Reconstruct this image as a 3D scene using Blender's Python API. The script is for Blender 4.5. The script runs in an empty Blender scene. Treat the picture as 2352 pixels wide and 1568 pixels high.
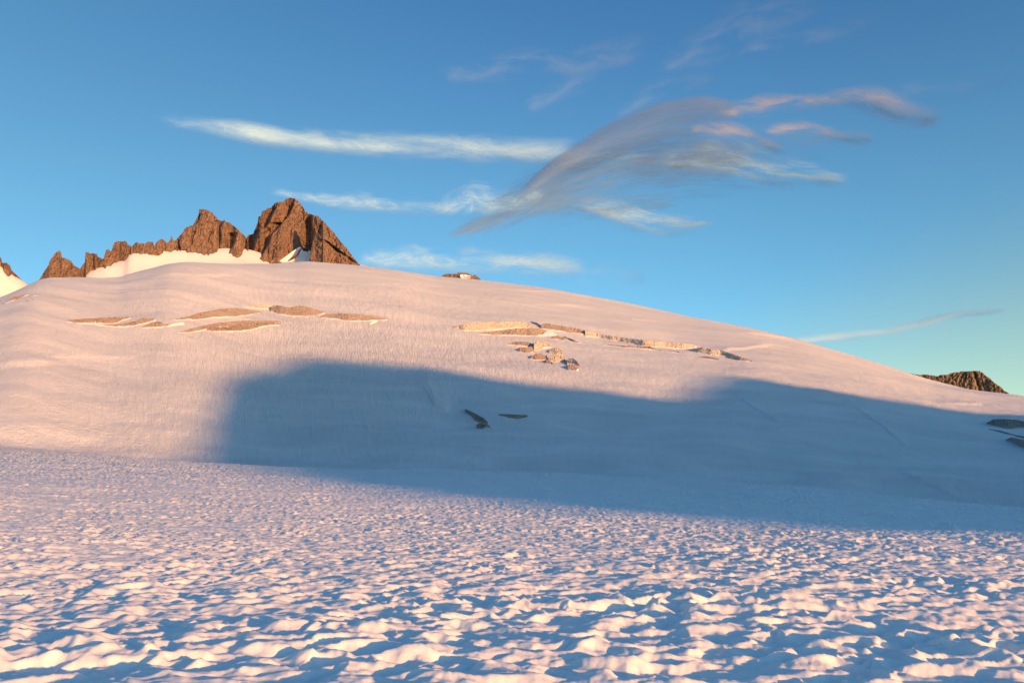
import bpy, math
import numpy as np

# ------------------------------------------------------------ camera, light
SUN_EL = 6.2          # degrees above the horizon
SUN_AZ = 42.0         # degrees to the right of straight behind the camera
S = bpy.context.scene
COL = S.collection
cam_d = bpy.data.cameras.new("camera"); cam = bpy.data.objects.new("camera", cam_d); COL.objects.link(cam)
cam.location = (0, 0, 1.6)
cam.rotation_euler = (math.radians(90)+math.atan((1090.0-784.0)/1846.0), 0, 0)
cam_d.sensor_width = 36.0; cam_d.lens = 36.0*1846.0/2352.0
cam_d.clip_start = .1; cam_d.clip_end = 60000
S.camera = cam

w = bpy.data.worlds.new("World"); S.world = w; w.use_nodes = True
nt = w.node_tree; nt.nodes.clear()
sky = nt.nodes.new("ShaderNodeTexSky"); sky.sky_type = 'NISHITA'; sky.sun_disc = False
sky.sun_elevation = math.radians(SUN_EL); sky.sun_rotation = math.radians(180-SUN_AZ)
sky.altitude = 2400; sky.air_density = 1.0; sky.dust_density = 1.3; sky.ozone_density = 2.4
bg = nt.nodes.new("ShaderNodeBackground"); bg.inputs[1].default_value = .15
wo = nt.nodes.new("ShaderNodeOutputWorld")
# colour balance of the sky: deeper blue overhead, warmer low down on the right
def mixn(kind, f, a, b):
    x = nt.nodes.new("ShaderNodeMix"); x.data_type = 'RGBA'; x.blend_type = kind
    for k, v in ((0, f), (6, a), (7, b)):
        if isinstance(v, bpy.types.NodeSocket): nt.links.new(v, x.inputs[k])
        else: x.inputs[k].default_value = v
    return x.outputs[2]
def rng(v, a, b):
    x = nt.nodes.new("ShaderNodeMapRange"); x.interpolation_type = 'SMOOTHSTEP'; nt.links.new(v, x.inputs[0])
    x.inputs[1].default_value = a; x.inputs[2].default_value = b; return x.outputs[0]
tc = nt.nodes.new("ShaderNodeTexCoord"); sp = nt.nodes.new("ShaderNodeSeparateXYZ"); nt.links.new(tc.outputs['Generated'], sp.inputs[0])
hi = rng(sp.outputs[2], .28, .60)
ma = nt.nodes.new("ShaderNodeMath"); ma.operation = 'MULTIPLY_ADD'; nt.links.new(sp.outputs[2], ma.inputs[0]); ma.inputs[1].default_value = -2.6; nt.links.new(sp.outputs[0], ma.inputs[2])
lo = rng(ma.outputs[0], -.35, .25)
side = rng(sp.outputs[0], -.55, .30)
c1 = mixn('MIX', hi, mixn('MIX', side, (.84, 1.06, .95, 1), (1.04, 1.38, 1.26, 1)), mixn('MIX', side, (.68, 1.02, 1.02, 1), (.70, 1.10, 1.26, 1)))
c2 = mixn('MIX', lo, c1, (1.62, 1.40, .93, 1))
nt.links.new(mixn('MULTIPLY', 1.0, sky.outputs[0], c2), bg.inputs[0]); nt.links.new(bg.outputs[0], wo.inputs[0])

sd = bpy.data.lights.new("sun", 'SUN'); sd.energy = 5.0; sd.angle = math.radians(.9); sd.color = (1, .468, .155)
so = bpy.data.objects.new("sun", sd); COL.objects.link(so)
so.rotation_euler = (math.radians(90-SUN_EL), 0, math.radians(SUN_AZ))
S.view_settings.view_transform = 'Standard'; S.view_settings.look = 'None'
S.view_settings.exposure = .53; S.view_settings.gamma = 1.0; S.view_settings.use_curve_mapping = False
S.cycles.transparent_max_bounces = 24
S.cycles.max_bounces = 6; S.cycles.diffuse_bounces = 3

#MATH-BEGIN
F = 1846.0; CX, CY = 1176.0, 784.0; YH = 1090.0; CAMZ = 1.6
PITCH = math.atan((YH-CY)/F)
CP, SP = math.cos(PITCH), math.sin(PITCH)

def ray(x, y):
    """photo position (2352 x 1568 grid) -> azimuth and tangent of elevation"""
    a = (np.asarray(x, float)-CX)/F; b = (CY-np.asarray(y, float))/F
    Y = CP-b*SP; Z = SP+b*CP
    return np.arctan2(a, Y), Z/np.hypot(a, Y)

def at(x, y, r):
    th, t = ray(x, y)
    return np.stack([r*np.sin(th), r*np.cos(th), CAMZ+t*r], -1)

def pchip(xk, yk, x):
    """monotone cubic through knots; xk 1-d, yk 1-d"""
    xk = np.asarray(xk, float); yk = np.asarray(yk, float)
    h = np.diff(xk); d = np.diff(yk)/h
    m = np.zeros_like(yk)
    w1 = 2*h[1:]+h[:-1]; w2 = h[1:]+2*h[:-1]
    ok = d[:-1]*d[1:] > 0
    with np.errstate(divide='ignore', invalid='ignore'):
        hm = (w1+w2)/(w1/d[:-1]+w2/d[1:])
    m[1:-1] = np.where(ok, hm, 0); m[0] = d[0]; m[-1] = d[-1]
    x = np.clip(x, xk[0], xk[-1])
    i = np.clip(np.searchsorted(xk, x)-1, 0, len(xk)-2)
    t = (x-xk[i])/h[i]
    return ((2*t**3-3*t**2+1)*yk[i]+(t**3-2*t**2+t)*h[i]*m[i]
            + (-2*t**3+3*t**2)*yk[i+1]+(t**3-t**2)*h[i]*m[i+1])

def curve(pts, smooth=False):
    p = np.array(pts, float)
    th, t = ray(p[:, 0], p[:, 1])
    return lambda q: pchip(th, t, q)

def xcurve(pts):
    p = np.array(pts, float)
    th, _ = ray(p[:, 0], np.full(len(p), 1000.))
    return lambda q: pchip(th, p[:, 1], q)

# ---- noise
def hash2(ix, iy, k=0):
    h = (ix.astype(np.int64)*374761393+iy.astype(np.int64)*668265263+k*974634777) & 0xffffffff
    h = ((h ^ (h >> 13))*1274126177) & 0xffffffff
    h = ((h ^ (h >> 16))*2246822519) & 0xffffffff
    return ((h ^ (h >> 15)) & 0xffffff)/float(0xffffff)

def vnoise(x, y, k=0):
    ix = np.floor(x); iy = np.floor(y); fx = x-ix; fy = y-iy
    ux = fx*fx*fx*(fx*(fx*6-15)+10); uy = fy*fy*fy*(fy*(fy*6-15)+10)
    def g(a, b):
        an = hash2(ix+a, iy+b, k)*2*np.pi
        return np.cos(an)*(fx-a)+np.sin(an)*(fy-b)
    a = g(0, 0)*(1-ux)+g(1, 0)*ux; b = g(0, 1)*(1-ux)+g(1, 1)*ux
    return (a*(1-uy)+b*uy)*1.5

def fbm(x, y, k=0, o=4, gain=.5):
    s = 0; a = 1
    for i in range(o):
        s = s+a*vnoise(x, y, k+i*7); x = x*2.03+13.1; y = y*2.03+7.7; a *= gain
    return s

def ridged(x, y, k=0, o=4, gain=.5):
    s = 0; a = 1; w = 0
    for i in range(o):
        s = s+a*(1-np.abs(vnoise(x, y, k+i*7))*1.6); w += a; x = x*2.03+13.1; y = y*2.03+7.7; a *= gain
    return s/w

def worley(x, y, k=0, jit=.9):
    """returns squared distance to nearest and second nearest feature point and a cell hash"""
    ix = np.floor(x); iy = np.floor(y)
    d1 = np.full(x.shape, 9.); d2 = np.full(x.shape, 9.); idc = np.zeros(x.shape)
    for a in (-1, 0, 1):
        for b in (-1, 0, 1):
            cx = ix+a; cy = iy+b
            px = cx+.5+jit*(hash2(cx, cy, k)-.5); py = cy+.5+jit*(hash2(cx, cy, k+1)-.5)
            d = (x-px)**2+(y-py)**2
            hh = hash2(cx, cy, k+2)
            near = d < d1
            d2 = np.where(near, d1, np.minimum(d2, d)); idc = np.where(near, hh, idc); d1 = np.where(near, d, d1)
    return d1, d2, idc

# ---- traced relief curves of the snow (photo positions), each at its own distance
C_y45 = curve([(-700, 1200), (0, 1208), (800, 1218), (1600, 1226), (2352, 1238), (3050, 1255)])
C_y110 = curve([(-700, 1090), (0, 1098), (600, 1118), (1176, 1138), (1700, 1160), (2352, 1192), (3050, 1230)])
C_crest = curve([(-700, 1015), (0, 1034), (200, 1043), (400, 1057), (600, 1070), (800, 1077), (1000, 1081), (1200, 1086),
                 (1485, 1096), (1700, 1110), (1848, 1120), (2100, 1143), (2352, 1168), (3050, 1225)])
C_sky = curve([(-700, 840), (-300, 775), (0, 682), (66, 653), (88, 645), (120, 640), (177, 639), (235, 639), (270, 636),
               (305, 627), (354, 614), (396, 604), (440, 602), (530, 606), (610, 606), (672, 602), (715, 600), (760, 604),
               (822, 609), (900, 617), (1012, 636), (1105, 645), (1250, 663), (1400, 690), (1560, 722), (1700, 748),
               (1826, 778), (1920, 805), (2010, 832), (2085, 856), (2150, 876), (2260, 899), (2352, 911), (3050, 1040)])
C_up = curve([(-700, 380), (-300, 470), (-150, 530), (0, 609), (25, 628), (48, 641), (80, 662), (120, 668), (165, 655),
              (186, 636), (205, 622), (240, 608), (285, 596), (300, 582), (380, 574), (440, 572), (500, 570), (560, 572), (600, 582),
              (620, 592), (660, 590), (700, 590), (740, 590), (780, 596), (822, 606), (845, 612), (900, 645), (1000, 680), (1250, 720), (2000, 900),
              (2352, 960), (3050, 1070)])
R_crest = xcurve([(-700, 280), (0, 270), (1176, 235), (2352, 200), (3050, 190)])
R_sky = xcurve([(-700, 800), (0, 880), (100, 960), (450, 1180), (700, 1380), (1300, 1420), (1826, 1240), (2352, 1040), (3050, 900)])
DIP = xcurve([(-700, .3), (0, .4), (500, .8), (900, 2.5), (3050, 3.5)])

def knots(th):
    """distance and height knots of one azimuth"""
    t45, t110, tc, ts, tu = C_y45(th), C_y110(th), C_crest(th), C_sky(th), C_up(th)
    rc, rs = float(R_crest(th)), float(R_sky(th))
    R = [0, 4, 9, 45, 110, rc, rc+45]; Z = [-1.6, -1.6, -1.72, t45*45, t110*110, tc*rc, tc*(rc+45)-DIP(th)]
    rb = rc+110
    tb = tc+.002
    for s in (0, .08, .17, .27, .37, .47, .57, .67, .77, .86, .94, 1.0):
        r = rb+(rs-rb)*s
        t = tb+(ts-tb)*(1-(1-s)**2.05)
        R.append(r); Z.append(t*r)
    R += [rs+90, rs+190]; Z += [ts*(rs+90)-4, (ts-.004)*(rs+190)-3]
    ru = 1900.
    R += [ru-90, ru, ru+60, ru+400, 3200, 9000]
    zu = tu*ru
    if tu < ts-.004: zu = min(zu, (ts-.004)*(rs+190))
    z1 = (ts-.004)*(rs+190)
    Z += [z1+(zu-z1)*.62, zu, zu+2, zu-110, -60, -120]
    return np.array(R, float), np.array([float(z) for z in Z])

RB = np.array([0, 4, 9, 45, 110, 400, 1000, 2000, 3200, 9000.]); ZB = np.array([-1.6, -1.6, -1.72, -3, -5, -14, -30, -50, -60, -120.])
TH_END = .75

def relief(th, r):
    """broad height of the snow above the lens for azimuths th[n] and distances r[m] -> [n, m]"""
    out = np.empty((len(th), len(r)))
    zb = pchip(RB, ZB, r)
    for i, t in enumerate(th):
        tt = float(np.clip(t, -TH_END, TH_END))
        R, Z = knots(tt)
        z = pchip(R, Z, r)
        w = np.clip((abs(t)-TH_END)/.7, 0, 1); w = w*w*(3-2*w)
        out[i] = z*(1-w)+zb*w
    return out
#MATH-END

# ------------------------------------------------------------ helpers
def mesh_obj(name, V, Fq, mat, parent=None, smooth=True, uv=None, attrs=None):
    me = bpy.data.meshes.new(name)
    V = np.ascontiguousarray(V, np.float32).reshape(-1, 3); Fq = np.ascontiguousarray(Fq, np.int32)
    k = Fq.shape[1]
    me.vertices.add(len(V)); me.vertices.foreach_set('co', V.ravel())
    me.loops.add(Fq.size); me.loops.foreach_set('vertex_index', Fq.ravel())
    me.polygons.add(len(Fq)); me.polygons.foreach_set('loop_start', np.arange(0, Fq.size, k, dtype=np.int32))
    me.update(calc_edges=True)
    me.polygons.foreach_set('use_smooth', np.full(len(Fq), smooth, bool))
    if uv is not None:
        l = me.uv_layers.new(name='UVMap')
        l.data.foreach_set('uv', np.ascontiguousarray(uv, np.float32)[Fq.ravel()].ravel())
    for kx, a in (attrs or {}).items():
        at_ = me.attributes.new(kx, 'FLOAT', 'POINT'); at_.data.foreach_set('value', np.ascontiguousarray(a, np.float32).ravel())
    me.materials.append(mat)
    o = bpy.data.objects.new(name, me); COL.objects.link(o)
    if parent: o.parent = parent
    return o

def tag(o, label=None, cat=None, group=None, kind=None):
    if label: o['label'] = label
    if cat: o['category'] = cat
    if group: o['group'] = group
    if kind: o['kind'] = kind
    return o

def empty(name, loc=(0, 0, 0)):
    o = bpy.data.objects.new(name, None); COL.objects.link(o); o.location = loc
    o.empty_display_size = .1
    return o

def grid_faces(n, m, keep=None):
    i = np.arange(n-1)[:, None]*m+np.arange(m-1)[None]
    q = np.stack([i, i+m, i+m+1, i+1], -1)
    return q.reshape(-1, 4) if keep is None else q[keep]

def compact(V, Fq, uv=None, attrs=None):
    u, inv = np.unique(Fq, return_inverse=True)
    return V[u], inv.reshape(Fq.shape), (None if uv is None else uv[u]), {k: a[u] for k, a in (attrs or {}).items()}

# ------------------------------------------------------------ materials
class NT:
    def __init__(s, name):
        s.m = bpy.data.materials.new(name); s.m.use_nodes = True; s.t = s.m.node_tree; s.t.nodes.clear()
    def n(s, typ, ins=None, **kw):
        x = s.t.nodes.new(typ)
        for k, v in kw.items(): setattr(x, k, v)
        for k, v in (ins or {}).items():
            if isinstance(v, bpy.types.NodeSocket): s.t.links.new(v, x.inputs[k])
            else: x.inputs[k].default_value = v
        return x
    def math(s, op, a, b=0.0, c=0.0, clamp=False):
        return s.n("ShaderNodeMath", {0: a, 1: b, 2: c}, operation=op, use_clamp=clamp).outputs[0]
    def mix(s, f, a, b):
        x = s.n("ShaderNodeMix", data_type='RGBA')
        for k, v in ((0, f), (6, a), (7, b)):
            if isinstance(v, bpy.types.NodeSocket): s.t.links.new(v, x.inputs[k])
            else: x.inputs[k].default_value = v
        return x.outputs[2]
    def noise(s, vec, scale, detail=4, rough=.55, dist=0.):
        return s.n("ShaderNodeTexNoise", {'Vector': vec, 'Scale': scale, 'Detail': detail, 'Roughness': rough, 'Distortion': dist}).outputs[0]
    def mapping(s, vec, scale, rot=(0, 0, 0)):
        return s.n("ShaderNodeMapping", {'Vector': vec, 'Scale': scale, 'Rotation': rot}).outputs[0]
    def ramp(s, f, pts):
        x = s.n("ShaderNodeValToRGB", {0: f}); e = x.color_ramp.elements
        while len(e) < len(pts): e.new(.5)
        for q, (p, c) in zip(e, pts): q.position = p; q.color = (*c, 1)
        return x.outputs[0]
    def out(s, sh):
        s.n("ShaderNodeOutputMaterial", {'Surface': sh}); return s.m

def snow_material(name, ca, cb):
    t = NT(name)
    P = t.n("ShaderNodeNewGeometry").outputs['Position']
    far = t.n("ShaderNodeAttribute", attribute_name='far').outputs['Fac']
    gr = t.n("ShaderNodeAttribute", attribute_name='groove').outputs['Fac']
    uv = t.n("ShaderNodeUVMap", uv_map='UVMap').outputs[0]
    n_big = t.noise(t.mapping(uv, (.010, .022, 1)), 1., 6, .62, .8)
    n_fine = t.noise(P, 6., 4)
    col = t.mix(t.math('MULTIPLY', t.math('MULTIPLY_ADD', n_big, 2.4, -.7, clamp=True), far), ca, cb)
    # sun cups beyond the modelled ones, then coarser wind relief
    v = t.n("ShaderNodeTexVoronoi", {'Vector': t.mapping(P, (1, 1, 0)), 'Scale': 1.6, 'Randomness': 1.}).outputs[0]
    h1 = t.math('MULTIPLY', v, t.math('MULTIPLY', far, .5))
    h2 = t.math('MULTIPLY', t.noise(P, .35, 5, .62), t.math('MULTIPLY', far, 1.0))
    streak = t.noise(t.mapping(uv, (1., .07, 1)), 1., 4, .6, .6)
    h3 = t.math('MULTIPLY', streak, t.math('MULTIPLY', gr, 2.4))
    h4 = t.math('MULTIPLY', n_fine, .012)
    h = t.math('ADD', t.math('ADD', h1, h2), t.math('ADD', h3, h4))
    b = t.n("ShaderNodeBump", {'Height': h, 'Strength': .8, 'Distance': 1.}).outputs[0]
    s = t.n("ShaderNodeBsdfPrincipled", {'Base Color': col, 'Roughness': .75, 'Normal': b, 'Specular IOR Level': .15})
    return t.out(s.outputs[0])

def cream_material():
    t = NT("steep firn snow")
    P = t.n("ShaderNodeNewGeometry").outputs['Position']
    n1 = t.noise(P, .02, 5, .6); n2 = t.noise(t.mapping(P, (.3, .3, .06)), 1., 5, .6)
    col = t.mix(n1, (.82, .78, .78, 1), (.75, .73, .75, 1))
    b = t.n("ShaderNodeBump", {'Height': t.math('MULTIPLY', n2, 1.2), 'Strength': .5, 'Distance': 1.}).outputs[0]
    s = t.n("ShaderNodeBsdfPrincipled", {'Base Color': col, 'Roughness': .8, 'Normal': b, 'Specular IOR Level': .1})
    return t.out(s.outputs[0])

def rock_material(name, c1, c2, c3, sc=1.):
    t = NT(name)
    P = t.n("ShaderNodeNewGeometry").outputs['Position']
    a = t.noise(P, .03*sc, 6, .65, .4); b_ = t.noise(t.mapping(P, (.25*sc, .25*sc, .09*sc), (.3, .5, 0)), 1., 7, .7)
    vor = t.n("ShaderNodeTexVoronoi", {'Vector': t.mapping(P, (1, 1, .6), (.2, .5, .1)), 'Scale': .12*sc}, feature='DISTANCE_TO_EDGE').outputs[0]
    col = t.mix(t.math('MULTIPLY_ADD', a, 2.4, -.7, clamp=True), (*c1, 1), (*c2, 1))
    col = t.mix(t.math('MULTIPLY_ADD', b_, 3.6, -1.15, clamp=True), (*c3, 1), col)
    crack = t.math('MULTIPLY', t.math('SUBTRACT', .25, vor, clamp=True), 2.0)
    h = t.math('SUBTRACT', t.math('MULTIPLY', b_, 4./sc), t.math('MULTIPLY', crack, 1.5/sc))
    bm = t.n("ShaderNodeBump", {'Height': h, 'Strength': .6, 'Distance': 1.}).outputs[0]
    s = t.n("ShaderNodeBsdfPrincipled", {'Base Color': col, 'Roughness': .92, 'Normal': bm, 'Specular IOR Level': .1})
    return t.out(s.outputs[0])

def ice_material(name, c1, c2):
    t = NT(name)
    P = t.n("ShaderNodeNewGeometry").outputs['Position']
    lay = t.noise(t.mapping(P, (.04, .04, .35)), 1., 5, .6, .8)
    pit = t.noise(t.mapping(P, (.35, .35, .12)), 1., 5, .65)
    col = t.mix(t.math('MULTIPLY_ADD', lay, 2.6, -.8, clamp=True), (*c1, 1), (*c2, 1))
    col = t.mix(t.math('MULTIPLY_ADD', pit, 2.0, -1.0, clamp=True), col, tuple(x*.88 for x in c1)+(1,))
    bm = t.n("ShaderNodeBump", {'Height': t.math('MULTIPLY', pit, 1.6), 'Strength': .8, 'Distance': 1.}).outputs[0]
    s = t.n("ShaderNodeBsdfPrincipled", {'Base Color': col, 'Roughness': .7, 'Normal': bm, 'Specular IOR Level': .2})
    return t.out(s.outputs[0])

def cloud_material(name, c, opacity, su=.02, sv=.09, soft=1., seed=0., bite=1., pw=1.3):
    t = NT(name)
    uv = t.n("ShaderNodeUVMap", uv_map='UVMap').outputs[0]
    d = t.n("ShaderNodeAttribute", attribute_name='dens').outputs['Fac']
    m = t.n("ShaderNodeMapping", {'Vector': uv, 'Scale': (su, sv, 1), 'Location': (seed, seed*1.7, seed)}).outputs[0]
    n1 = t.noise(m, 1., 7, .60, .7)
    m2 = t.n("ShaderNodeMapping", {'Vector': uv, 'Scale': (su*.45, sv*.35, 1), 'Location': (seed+4, seed*.7, seed)}).outputs[0]
    n2 = t.noise(m2, 1., 5, .6, .6)
    nn = t.math('ADD', t.math('MULTIPLY', t.math('SUBTRACT', n1, .5), 3.6*bite), t.math('MULTIPLY', t.math('SUBTRACT', n2, .5), 2.6*bite))
    e = t.math('SUBTRACT', t.math('ADD', t.math('MULTIPLY', d, 1.25), nn), .30)
    sm = t.n("ShaderNodeMapRange", {'Value': e, 'From Min': 0., 'From Max': 1.25*soft}, interpolation_type='SMOOTHSTEP').outputs[0]
    a = t.math('MULTIPLY', t.math('MULTIPLY', sm, opacity), t.math('POWER', d, pw), clamp=True)
    dif = t.n("ShaderNodeBsdfDiffuse", {'Color': (*c, 1)}).outputs[0]
    trl = t.n("ShaderNodeBsdfTranslucent", {'Color': (*c, 1)}).outputs[0]
    mx = t.n("ShaderNodeMixShader", {0: .25, 1: dif, 2: trl}).outputs[0]
    tr = t.n("ShaderNodeBsdfTransparent").outputs[0]
    return t.out(t.n("ShaderNodeMixShader", {0: a, 1: tr, 2: mx}).outputs[0])

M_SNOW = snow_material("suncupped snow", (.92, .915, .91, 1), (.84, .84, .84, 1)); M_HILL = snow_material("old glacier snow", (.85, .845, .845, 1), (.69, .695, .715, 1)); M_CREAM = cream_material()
M_ROCK = rock_material("brown granite", (.34, .215, .15), (.21, .145, .11), (.10, .075, .066))
M_ROCK2 = rock_material("dark brown rock", (.31, .23, .15), (.24, .18, .12), (.13, .105, .08), 1.2)
M_ICE = ice_material("dirty firn ice", (.31, .255, .235), (.40, .335, .31))
M_ICE_L = ice_material("pale firn ice", (.48, .42, .36), (.64, .58, .50))
M_ICE_SHADE = ice_material("shaded firn ice", (.24, .235, .22), (.34, .325, .30))  # for slots and walls in shadow: their shade is put into the colour

# ------------------------------------------------------------ snow: ground, hill, slope behind
def _path(pts, hh, ww):
    o = []
    for x, y in pts:
        t0, t = ray(x, y); rr = np.exp(np.linspace(math.log(280), math.log(1600), 900))
        T = relief(np.array([float(t0)]), rr)[0]/rr
        o.append((float(t0), float(rr[int(np.argmax(T >= float(t)))] if (T >= float(t)).any() else 1150.)))
    o.sort(); o = np.array(o)
    return o[:, 0], o[:, 1], hh, ww
# low steps in the snow surface that catch the sun as pale lines
STEPS = [_path([(560, 654), (700, 653), (860, 655), (1020, 660)], 1.0, 6.), _path([(1090, 662), (1200, 668), (1300, 676)], 1.6, 5.),
         _path([(1200, 700), (1330, 705), (1450, 735), (1560, 742)], 2.0, 5.), _path([(1690, 765), (1760, 773), (1830, 784)], 2.4, 6.),
         _path([(1630, 812), (1700, 803), (1790, 795)], 2.4, 5.), _path([(-40, 850), (60, 846), (180, 836)], 2.2, 6.), _path([(60, 830), (200, 824), (330, 818)], 1.2, 5.),
         _path([(330, 640), (450, 634), (560, 636)], 1.6, 6.), _path([(1840, 905), (1960, 925), (2100, 950)], 1.6, 6.), _path([(2150, 930), (2260, 934), (2380, 946)], 2., 5.),
         _path([(960, 880), (985, 905), (1000, 935), (1040, 960)], 3.5, 6.), _path([(1690, 912), (1740, 950), (1800, 985)], 1.3, 6.), _path([(1940, 925), (2020, 980), (2090, 1040)], 1.0, 8.), _path([(2060, 1085), (2120, 1112), (2200, 1140)], 1.2, 6.), _path([(700, 905), (760, 912), (860, 930)], 1.2, 6.)]
def undul(th, r):
    X = r*np.sin(th); Y = r*np.cos(th)
    m = np.clip((r-150)/250, 0, 1)
    L = th*900
    big = fbm(L/150, r/120, 3, 2)*2.6+fbm((L+r*.4)/75, r/38, 11, 4)*.8+fbm((L+r*.06)/4.5, r/26, 17, 3)*.28*np.exp(-((th+.2)/.28)**2)+fbm(L/9, r/16, 19, 3)*.16
    keep = 1-.6*np.exp(-((r-1200)/160.)**2)
    z = m*big*keep
    m2 = np.clip((r-12)/60, 0, 1)*(1-m)
    z = z+m2*fbm(X/22, Y/22, 21, 3)*.25
    for sx, sr, hh, ww in STEPS:
        d = r-np.interp(th, sx, sr)
        win = np.clip(np.minimum(th-sx[0], sx[-1]-th)/(.25*(sx[-1]-sx[0])), 0, 1)
        z = z+win*hh*np.where(d < 0, np.exp(-(d/ww)**2*.5)*.0, 1)*np.where(d > 0, (1-np.exp(-(d/ww)**2))*np.exp(-np.maximum(d, 0)/(7*ww)), 0)
    return z

def cups(X, Y):
    wx = X+.16*fbm(X*1.7, Y*1.7, 31, 3); wy = Y+.16*fbm(X*1.7+5, Y*1.7, 37, 3)
    d1, d2, c = worley(wx/.43, wy/.37, 40, 1.)
    e1, e2, ce = worley(wx/.23+3.3, wy/.21, 50, 1.)
    amp = .72+.65*fbm(X*.22, Y*.3, 60, 3)
    h = .125*(1-np.exp(-d1/.33))+(c-.5)*.05*np.clip((d2-d1)*2.5, 0, 1)
    h = h+.036*(1-np.exp(-e1/.33))
    amp = amp*(1+.04*np.exp(-(X*X+Y*Y)/300.)+1.15*np.clip((np.hypot(X, Y)-18)/70, 0, 1))
    return amp*(h-.075)+fbm(X*3.6, Y*3.6, 70, 4)*.020+fbm(X*.9, Y*1.3, 77, 3)*.035+ridged(X*.42+Y*.2, Y*1.25-X*.28, 83, 3)*.085*np.clip(1.3-np.hypot(X, Y)/60, .35, 1)+fbm(X*.18, Y*.45, 79, 2)*.085

def ground_z(th, r):
    """full height for paired arrays"""
    return undul(th, r)

def column(th0, r):
    z = relief(np.array([th0]), r)[0]+CAMZ
    return z+undul(np.full_like(r, th0), r)

RCOL = np.exp(np.linspace(math.log(30), math.log(2200), 2600))
def hit(x, y, rmin=0.):
    """first point of the snow seen at a photo position"""
    th, t = ray(x, y); th = float(th); t = float(t)
    z = column(th, RCOL)-CAMZ; T = z/RCOL
    ok = (T >= t) & (RCOL > rmin)
    if not ok.any(): return None
    j = int(np.argmax(ok))
    return float(RCOL[j])

def build_snow():
    a = [np.arange(-.72, .7201, .00155)]
    s = .72; st = .00155; L = []
    while s < math.pi-.02:
        st = min(st*1.12, .06); s += st
        if s < math.pi-.02: L.append(s)
    L = np.array(L)
    th = np.concatenate([-L[::-1], a[0], L]); th = np.concatenate([th, [th[0]+2*math.pi]])
    r = np.concatenate([[.05, .6, 1.2, 1.8, 2.4, 3.0, 3.4], np.exp(np.arange(math.log(3.8), math.log(330), .0034)),
                        np.exp(np.arange(math.log(331), math.log(2000), .0056)), np.exp(np.linspace(math.log(2020), math.log(9000), 30))])
    Z = relief(th, r)+CAMZ
    TH, R = np.meshgrid(th, r, indexing='ij')
    X = R*np.sin(TH); Y = R*np.cos(TH)
    Z += undul(TH, R)
    near = r < 340
    fade = np.clip((330-R[:, near])/90, 0, 1)
    fade = fade*np.clip((1.6-np.abs(TH[:, near]))/.4, .0, 1)
    zc = np.zeros_like(fade); k = fade > 0
    Xn, Yn = X[:, near], Y[:, near]
    zc[k] = cups(Xn[k], Yn[k])*fade[k]
    Z[:, near] += zc
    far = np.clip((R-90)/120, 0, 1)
    Z[-1] = Z[0]; X[-1] = X[0]; Y[-1] = Y[0]
    # flow grooves: seen on the left and middle of the hill face
    s = (R-400)/700
    gm = np.exp(-((TH+.22)/.22)**2)*np.exp(-((s-.35)/.38)**2)*np.clip((R-220)/120, 0, 1)
    V = np.stack([X, Y, Z], -1).reshape(-1, 3)
    uv = np.stack([TH*620+R*.03+3*np.sin(R/90), R], -1).reshape(-1, 2)
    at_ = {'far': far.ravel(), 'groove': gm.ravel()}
    n, m = R.shape
    thm = np.clip((th[:-1]+th[1:])/2, -TH_END, TH_END); rm = (r[:-1]+r[1:])/2
    rc = R_crest(thm)+60; rs = R_sky(thm)+150
    g1 = rm[None] < rc[:, None]; g3 = rm[None] > rs[:, None]; g2 = ~g1 & ~g3
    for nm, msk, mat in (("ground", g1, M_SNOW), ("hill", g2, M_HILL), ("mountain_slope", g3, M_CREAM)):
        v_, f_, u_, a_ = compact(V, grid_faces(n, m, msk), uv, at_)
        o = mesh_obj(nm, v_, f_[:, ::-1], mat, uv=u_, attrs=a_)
        tag(o, {"ground": "pink and blue suncupped snow field in the foreground", "hill": "broad smooth snow dome of the glacier with a large blue shadow across it",
                "mountain_slope": "pale cream snow slopes rising behind the dome to the rocks"}[nm], kind='structure')
build_snow()

# ------------------------------------------------------------ ridge behind the camera that casts the shadow
def build_ridge():
    e = math.radians(SUN_EL); p = math.radians(SUN_AZ); D = 950.
    prof = np.array(SIL, float)
    u = np.arange(-60, 1300, 2.); v = np.interp(u, prof[:, 0], prof[:, 1])
    u2 = u
    v = v+fbm(u/16, u*0, 90, 3)*2.0*np.clip((v-10)/60, 0, 1)
    zr = (v+D*math.sin(e))/math.cos(e)
    wv = np.concatenate([-np.linspace(1, 0, 40)**1.3*330, np.linspace(.02, 1, 40)**1.3*330])
    U, W = np.meshgrid(u2, wv, indexing='ij')
    drop = np.abs(W)*.95+ (fbm(U/40, W/40, 95, 4)+.7)*np.clip(np.abs(W)/12, 0, 1)*9
    Z = np.maximum(zr[:, None]-drop, -30)
    ux, uy = math.cos(p), math.sin(p); sx, sy = math.sin(p), -math.cos(p)
    X = U*ux+(D+W)*sx; Y = U*uy+(D+W)*sy
    V = np.stack([X, Y, Z], -1).reshape(-1, 3)
    n, m = U.shape
    F_ = grid_faces(n, m)
    # close both ends down to the ground
    o = mesh_obj("mountain_ridge", V, F_, M_ROCK2, smooth=False)
    tag(o, "rocky ridge behind the viewer that casts the long blue shadow", kind='structure')
SH = ([(2352, 1234), (1900, 1222), (1500, 1200), (1100, 1157), (800, 1113), (560, 1078), (445, 1052)],
      [(460, 1010), (478, 970), (492, 930), (505, 900), (522, 866), (560, 852), (620, 846), (690, 824), (760, 824), (800, 828), (950, 840), (1100, 862), (1300, 890), (1500, 915),
       (1560, 912), (1625, 872), (1660, 862), (1800, 880), (1950, 905), (2100, 925), (2230, 945), (2352, 965)])
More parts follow.
